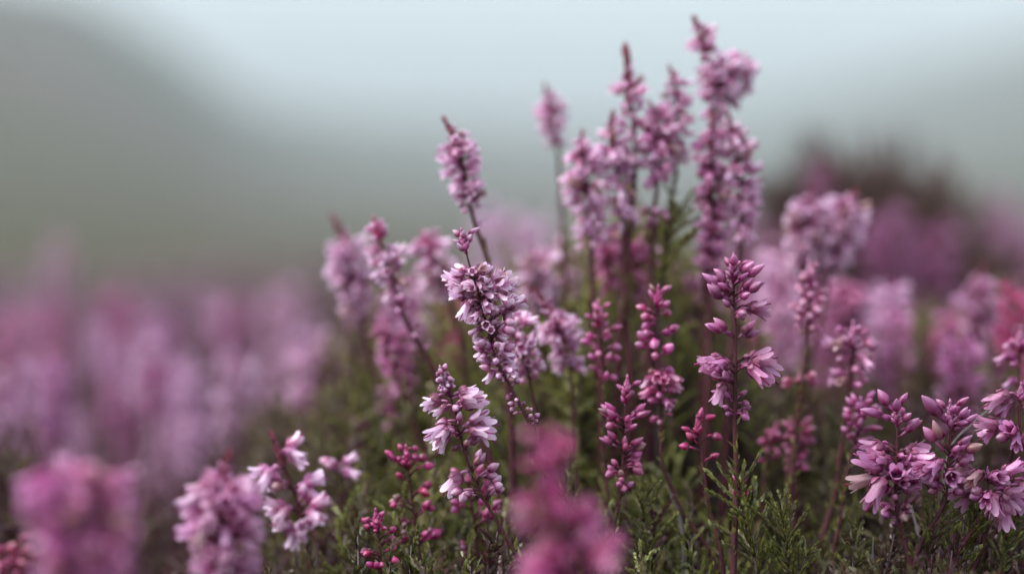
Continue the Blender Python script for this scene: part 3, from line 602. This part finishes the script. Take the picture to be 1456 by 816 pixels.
def undergrowth(name, d0, d1, count, tmpl, spread, seed, drop=0.0):
    rr = random.Random(seed); items = []; g = []; b = []
    for _ in range(count):
        d = math.sqrt(rr.uniform(d0 * d0, d1 * d1)); x = rr.uniform(-1, 1) * spread * d
        h = canopy(x, d) - abs(rr.gauss(0, .012)) - drop + (rr.random() < .06) * 0.008
        if d < 0.46: h = min(h, CAM_H - d * 0.148 - rr.uniform(0.002, .02))
        px = 728 + x / d * FOC_PX
        if d < .55: h = min(h, (.251 if 985 < px < 1190 else .261 if px > 480 else .250) - abs(rr.gauss(0, .008)) + max(0, d - .47) * .25)
        M = Matrix.Translation((x, d, h)) @ Matrix.Rotation(rr.random() * 6.28, 4, 'Z') @ Matrix.Rotation(rr.gauss(0, .22), 4, 'X') @ Matrix.Scale(rr.uniform(.75, 1.25), 4)
        items.append((rr.randrange(len(tmpl)), M))
        pat = .5 + .5 * math.sin(x * 33 + 1.3) * math.cos(d * 21 + x * 9)
        leftish = min(1, max(0, (560 - px) / 300))
        g.append(min(1, max(0, rr.gauss(.10 + .40 * pat - .30 * leftish - .25 * min(1, max(0, (px - 1120) / 200)) + .52 * min(1, max(0, (d - .5) / .12)) - .45 * min(1, max(0, (d - .66) / .12)), .16)))); b.append(1.0 if rr.random() < .10 else min(1, max(0, rr.gauss(.38 - .25 * pat + .75 * leftish + .3 * min(1, max(0, (px - 1080) / 200)) - .1 * min(1, max(0, (d - .5) / .12)) + .35 * min(1, max(0, (d - .66) / .12)), .25))))
    o = link(name, scatter(name, tmpl, items, M_LEAF, g, b)); o['kind'] = 'stuff'; o['label'] = 'dense green and brown heather foliage under the flowers'; return o
undergrowth('heather_foliage', .40, .70, 2000, HI, .25, 5)
undergrowth('distant_heather_foliage', .66, 4.0, 3000, LO, .34, 6)
undergrowth('twiggy_litter', .36, .9, 500, LO, .32, 8, .06)

# ------------------------------------------------------------------ blurred heather field
HEADS = []
for s in range(6):
    rr = random.Random(600 + s); mb = MB(); L = rr.uniform(30, 44) * MM; n = 46
    for i in range(n):
        f = (i + .5) / n; az = i * 2.4; k = rr.randrange(6); w = .7 + .5 * math.sin(math.pi * f)
        M = Matrix.Translation((math.cos(az) * 1.4 * MM * w, math.sin(az) * 1.4 * MM * w, L * (1 - f))) @ frame(Vector((0, 0, 1)), az) @ Matrix.Rotation(rr.uniform(-.3, .3), 4, 'X') @ Matrix.Scale(rr.uniform(.9, 1.2) * (.75 + .3 * w), 4)
        mb.merge(TM['low'][k][3], M)
    HEADS.append((mb, mb.mesh('flower_head', M_PETAL), L))
def field_stem_mesh(seed, h):
    rr = random.Random(seed); sm = MB(); b = rr.uniform(-.02, .02)
    tube(sm, [(b, 0, -h), (b * .5, 0.004, -h * .5), (0, 0, 0), (0, 0, .03)], [1.2 * MM, 1 * MM, .7 * MM, .5 * MM], 6); return sm.mesh('stem', M_STEM)
FSTEM = [field_stem_mesh(i, .25) for i in range(3)]
GROUP = 'blurred heather stems across the field behind'
def field_stem(x, y, ztop, s, col, label, rr, group=GROUP):
    k = rr.randrange(6); L = HEADS[k][2] * s; zb = ztop - L
    root = bpy.data.objects.new('heather_stem', None); C.objects.link(root); root.location = (x, y, zb - .25 * s); props(root, label, 'heather', group)
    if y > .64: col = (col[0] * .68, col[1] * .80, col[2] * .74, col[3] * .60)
    M = Matrix.Translation((0, 0, .25 * s)) @ Matrix.Rotation(rr.random() * 6.28, 4, 'Z') @ Matrix.Scale(s, 4)
    tilt = Matrix.Rotation(rr.gauss(0, .1), 4, 'Y')
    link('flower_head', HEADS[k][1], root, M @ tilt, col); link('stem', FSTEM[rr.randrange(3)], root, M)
rr = random.Random(77)
placed = [  # photo points of head tops the photo shows as soft spots: (x, top y, distance, size)
    (335, 504, .68, 0.84, WHITE, 'longest soft light pink blur in the left field'), (398, 552, .68, 0.76, PALE, 'soft light pink blur low in the left field, right of the longest one'),
    (275, 522, .72, 0.72, PALE, 'soft rosy blur in the left field, left of the longest one'), (450, 482, .66, 1.08, PALE, 'soft mauve blur under the left of the three leaning stems'), (512, 474, .66, 1.12, WHITE, 'soft mauve blur directly under the middle of the three leaning stems'),
    (182, 412, .85, 1.20, PINK, 'tall soft rosy blur at the left, highest in the left field'), (75, 437, .85, 0.96, PINK, 'soft rosy blur left of the highest left field one'), (6, 442, .8, 1.04, PINK, 'soft purple blur at the left edge, upper one'),
    (32, 512, .7, 0.56, PALE, 'soft purple round blur near the left edge, middle height'), (66, 582, .68, 0.48, DUSK, 'soft dark mauve blur near the left edge, lowest of the left field'),
    (330, 432, .9, 0.96, PINK, 'soft pink streak behind the longest left field blur'), (400, 412, .95, 1.20, PALE, 'soft pink streak further right along the left field'),
    (84, 335, 1.0, .7, PALE, 'faint pale mauve spot above the left field against the hill'),
    (1176, 236, .8, .6, DUSK, 'faint pink blur rising above the dark shrub'), (1258, 305, .8, 1.2, DUSK, 'soft mauve blur in front of the right half of the dark shrub'), (1325, 325, .8, 1.2, DUSK, 'soft mauve blur right of the dark shrub'),
    (1425, 290, 1.1, 2.2, (.6, .2, .42, .35), 'soft strong pink blur close to the right edge, highest there'), (1385, 330, 1.05, 2.0, (.6, .2, .42, .35), 'soft strong pink blur left of the highest one at the right edge'), (1452, 330, .95, 2.0, (.6, .2, .42, .35), 'soft strong pink blur on the right edge itself'),
    (1310, 455, .72, 1.3, PINK, 'soft pink blur below the dark shrub, left part'), (1280, 480, .75, 1.1, PINK, 'soft pink blur below the dark shrub, right of the dark red stalk'),
    (735, 310, .85, 2.2, PALE, 'soft pink streak rising between the tallest sharp stem and the back cluster'), (700, 420, .9, 1.8, PINK, 'soft pink blur low behind the tallest sharp stem'),
    (1085, 330, .8, 1.8, (.62, .2, .4, .35), 'soft strong pink blur between the long columns and the touching pair'), (1110, 400, .75, 1.6, PINK, 'soft pink blur left of the slim tight bud stem'), (1075, 400, .72, 1.6, PINK, 'soft pink blur right behind the upright sharp stem'),
    (975, 430, .75, 1.4, DUSK, 'soft dusky blur behind the left side of the upright sharp stem')]
for (px, py, d, s, c, lab) in placed:
    p = at(px, py, d); field_stem(p.x, p.y, p.z, s, c, lab, rr, None)
for i in range(84):
    lf = i < 52; p = at(rr.uniform(-30, 620) if lf else rr.uniform(620, 1480), 408 + 215 * rr.random() ** .8 if lf else rr.uniform(395, 560), rr.uniform(.64, .95)); field_stem(p.x, p.y, p.z, rr.uniform(.38, .85), rr.choice([PALE, PINK, PALE, DUSK]), 'softly blurred rosy heather stem in the middle distance, one of many alike', rr, 'softly blurred stems in the middle distance')
for i in range(50):
    mid = i < 26; p = at(rr.uniform(560, 1200) if mid else rr.uniform(1180, 1475), rr.uniform(395, 520) if mid else rr.uniform(385, 600), rr.uniform(.57, .68)); field_stem(p.x, p.y, p.z, rr.uniform(.55, .85), rr.choice([PALE, PINK, PINK, DUSK, HOT]), 'soft pink heather stem standing in the green between sharp stems and far field', rr, 'soft pink stems between the sharp stems and the far field')
for i in range(16):
    p = at(rr.uniform(790, 1120), rr.uniform(345, 500), rr.uniform(.57, .68)); field_stem(p.x, p.y, p.z, rr.uniform(.7, .95), rr.choice([PALE, PINK, PINK]), 'half hidden pink heather stem low inside the tall back cluster', rr, 'half hidden stems in the back cluster')
field = []
for _ in range(620):
    d = math.sqrt(rr.uniform(.75 ** 2, 4.8 ** 2)); x = rr.uniform(-1, 1) * .33 * d
    field.append((d, x))
field.sort()
stuff_items = []; gv = []
tmp = [h[0].arrays() for h in HEADS]
cnt = 0
for i, (d, x) in enumerate(field):
    px = 728 + x / d * FOC_PX; side = min(1, max(0, (px - 1180) / 220)); left = min(1, max(0, (600 - px) / 300))
    top = .250 + .062 * side + rr.gauss(0, .010) - .008 * left
    if d < 1.1: top -= .014
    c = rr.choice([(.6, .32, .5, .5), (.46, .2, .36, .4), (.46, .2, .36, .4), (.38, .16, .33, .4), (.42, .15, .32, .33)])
    if d < 1.5 and rr.random() < .85: continue
    if 1090 < px < 1370 and d < 1.0: continue
    if cnt < 70 and abs(x) < .24 * d:
        cnt += 1; field_stem(x, d, top, rr.uniform(.9, 1.35), c, 'blurred heather stem among many alike in the far pink field', rr)
    else:
        k = rr.randrange(6); s = rr.uniform(1, 1.6)
        stuff_items.append((k, Matrix.Translation((x, d, top - HEADS[k][2] * s)) @ Matrix.Rotation(rr.random() * 6, 4, 'Z') @ Matrix.Scale(s, 4))); gv.append(rr.random() * .7)
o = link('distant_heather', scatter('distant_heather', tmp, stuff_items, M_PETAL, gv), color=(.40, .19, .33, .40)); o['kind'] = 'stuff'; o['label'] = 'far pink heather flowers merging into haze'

# ------------------------------------------------------------------ dark shrub
def shrub(px, py, d, rad, seed):
    rr = random.Random(seed); c = at(px, py, d); root = bpy.data.objects.new('shrub', None); C.objects.link(root); root.location = (c.x, c.y, 0)
    props(root, 'rounded dark brown blurred shrub behind the touching pair of pale heads', 'shrub')
    top = c.z; zc = top - rad; mb = MB(); sm = MB()
    for i in range(520):
        u = Vector((rr.gauss(0, 1), rr.gauss(0, 1), rr.gauss(0, 1))).normalized() * rad * rr.uniform(.35, 1.03)
        if u.z < -.6 * rad: u.z *= .5
        dd = (u.normalized() + Vector((0, 0, .7))).normalized(); V = SPRIGS[rr.randrange(6)]
        mb.merge(LOW_SPRIG[rr.randrange(3)], Matrix.Translation(Vector((0, 0, zc)) + u) @ axis_mat(Vector((0, 0, 0)), dd) @ Matrix.Scale(rr.uniform(.9, 1.4), 4))
    for i in range(14):
        a = i * 2.4; e = Vector((math.cos(a) * rad * .8, math.sin(a) * rad * .8, zc + rr.uniform(-.2, .6) * rad)); tube(sm, smooth_path([(0, 0, 0), (e.x * .3, e.y * .3, zc * .5), e], 4), 1.6 * MM, 6)
    link('foliage', mb.mesh('foliage', M_DARK), root); link('branches', sm.mesh('branches', M_TWIG), root)
LOW_SPRIG = [sprig_mb(80 + i, 22 * MM, .4, .5 * MM, 4.5 * MM, 2.2 * MM, 2.4 * MM, 40, 3) for i in range(3)]
shrub(1218, 272, .95, .034, 4)
def shrub_low(px, py, d, rad, seed, label):
    n0 = len(C.objects); shrub(px, py, d, rad, seed)
    for o in list(C.objects)[n0:]:
        if o.get('category'): o['label'] = label
shrub_low(1285, 360, .93, .034, 5, 'lower dark brown blurred shrub, right of the rounded one')


# ------------------------------------------------------------------ terrain
def lerp_tab(tab, v):
    if v <= tab[0][0]: return tab[0][1]
    for (a, p), (b, q) in zip(tab, tab[1:]):
        if v <= b: return p + (q - p) * (v - a) / (b - a)
    return tab[-1][1]
SKY = [(-40, .10), (-12, .112), (-9.5, .100), (-8, .082), (-6.5, .060), (-5, .050), (-1, .048), (2, .046), (5, .050), (9, .068), (12, .082), (40, .09)]
DST = [(-14, 100), (-8, 125), (-5, 180), (0, 240), (5, 260), (10, 260), (14, 230)]
def height(az, r):
    E = lerp_tab(SKY, az); Rr = lerp_tab(DST, az); H = E * Rr
    t = max(0, min(1, (r - 9) / (Rr - 9))); t2 = t ** 2.1
    return H * t2 + (max(0, r - Rr) * .004) + .012 * math.sin(r * 2.1 + az) * min(1, r / 20) * 3
gm = MB(); NA = 180; rs = [0, .3, .6, 1, 1.5, 2.2, 3.2, 4.5, 6, 8, 10, 12, 15, 18, 22, 27, 33, 40, 50, 60, 72, 86, 100, 115, 130, 150, 170, 190, 215, 240, 265, 300, 350, 420, 520, 640]
azs = [-180 + 360 * i / NA for i in range(NA)]
gv_ = []; gf = []
for j, r in enumerate(rs):
    for a in azs:
        z = height(a, r) if abs(a) < 178 else height(178, r)
        gv_.append((math.sin(R(a)) * r, math.cos(R(a)) * r, z))
for j in range(len(rs) - 1):
    for k in range(NA): gf.append((j * NA + k, (j + 1) * NA + k, (j + 1) * NA + (k + 1) % NA, j * NA + (k + 1) % NA))
gm.add(gv_, gf, [(0, 0, 0)] * len(gv_))
m, nt, out = new_mat('moor_ground')
tc = N(nt, 'ShaderNodeTexCoord'); n1 = N(nt, 'ShaderNodeTexNoise'); n1.inputs['Scale'].default_value = .09; n1.inputs['Detail'].default_value = 6
n2 = N(nt, 'ShaderNodeTexNoise'); n2.inputs['Scale'].default_value = 1.3; n2.inputs['Detail'].default_value = 6
n3 = N(nt, 'ShaderNodeTexNoise'); n3.inputs['Scale'].default_value = 30; n3.inputs['Detail'].default_value = 6
for n_ in (n1, n2, n3): nt.links.new(tc.outputs['Object'], n_.inputs['Vector'])
def ramp(fac, lo, hi):
    r_ = N(nt, 'ShaderNodeMapRange'); r_.inputs[1].default_value = lo; r_.inputs[2].default_value = hi; nt.links.new(fac, r_.inputs[0]); return r_.outputs[0]
far = mixc(nt, ramp(n1.outputs[0], .4, .6), (.046, .056, .014, 1), (.078, .052, .030, 1))
far = mixc(nt, ramp(n2.outputs[0], .52, .68), far, (.085, .055, .065, 1))
soil = mixc(nt, n3.outputs[0], (.03, .018, .014, 1), (.09, .055, .045, 1))
geo = N(nt, 'ShaderNodeVectorMath', operation='LENGTH'); nt.links.new(tc.outputs['Object'], geo.inputs[0])
near = ramp(geo.outputs['Value'], 4, 9)
col = mixc(nt, near, soil, far)
p = N(nt, 'ShaderNodeBsdfPrincipled'); p.inputs['Roughness'].default_value = .95; p.inputs['Specular IOR Level'].default_value = .1
nt.links.new(col, p.inputs['Base Color']); b = N(nt, 'ShaderNodeBump'); b.inputs['Distance'].default_value = .02; nt.links.new(n3.outputs[0], b.inputs['Height']); nt.links.new(b.outputs[0], p.inputs['Normal'])
nt.links.new(p.outputs[0], out.inputs[0])
g = link('ground', gm.mesh('ground', m)); g['kind'] = 'structure'; g['label'] = 'moor rising into misty hills'

# ------------------------------------------------------------------ haze
hm, nt, out = new_mat('haze'); pv = N(nt, 'ShaderNodeVolumePrincipled')
pv.inputs['Color'].default_value = (.59, .67, .68, 1); pv.inputs['Density'].default_value = HAZE = .0054; pv.inputs['Anisotropy'].default_value = .05
nt.links.new(pv.outputs[0], out.inputs['Volume'])
hb = MB(); X, Z0, Z1 = 660, -1.2, 40
hb.add([(-X, -X, Z0), (X, -X, Z0), (X, X, Z0), (-X, X, Z0), (-X, -X, Z1), (X, -X, Z1), (X, X, Z1), (-X, X, Z1)], [(3, 2, 1, 0), (4, 5, 6, 7), (0, 1, 5, 4), (1, 2, 6, 5), (2, 3, 7, 6), (3, 0, 4, 7)], [(0, 0, 0)] * 8)
h = link('haze', hb.mesh('haze', hm, False)); h['kind'] = 'stuff'

# ------------------------------------------------------------------ light
SUN_EL, SUN_AZ = 54, -105          # az from +Y towards +X
w = bpy.data.worlds.new('World'); scene.world = w; w.use_nodes = True; nt = w.node_tree
bg = nt.nodes['Background']; sky = nt.nodes.new('ShaderNodeTexSky'); sky.sky_type = 'NISHITA'; sky.sun_disc = False
sky.sun_elevation = R(SUN_EL); sky.sun_rotation = R(SUN_AZ); sky.air_density = 1.0; sky.dust_density = 1.5; sky.ozone_density = 1.0
hs = nt.nodes.new('ShaderNodeHueSaturation'); hs.inputs['Saturation'].default_value = .42
nt.links.new(sky.outputs[0], hs.inputs['Color']); nt.links.new(hs.outputs[0], bg.inputs[0]); bg.inputs[1].default_value = .15
sl = bpy.data.lights.new('sun', 'SUN'); sl.energy = 1.35; sl.angle = R(25); sl.color = (1, .97, .96)
so = bpy.data.objects.new('sun', sl); C.objects.link(so)
sd = Vector((math.sin(R(SUN_AZ)) * math.cos(R(SUN_EL)), math.cos(R(SUN_AZ)) * math.cos(R(SUN_EL)), math.sin(R(SUN_EL))))
so.rotation_euler = sd.to_track_quat('Z', 'Y').to_euler()
scene.view_settings.view_transform = 'Standard'; scene.view_settings.look = 'None'; scene.view_settings.exposure = 1.47; scene.view_settings.gamma = 1
scene.render.engine = 'CYCLES'; cy = scene.cycles
cy.use_denoising = True; cy.volume_bounces = 2; cy.max_bounces = 6; cy.diffuse_bounces = 4; cy.transmission_bounces = 3; cy.transparent_max_bounces = 4
cy.use_adaptive_sampling = True; cy.adaptive_threshold = .02
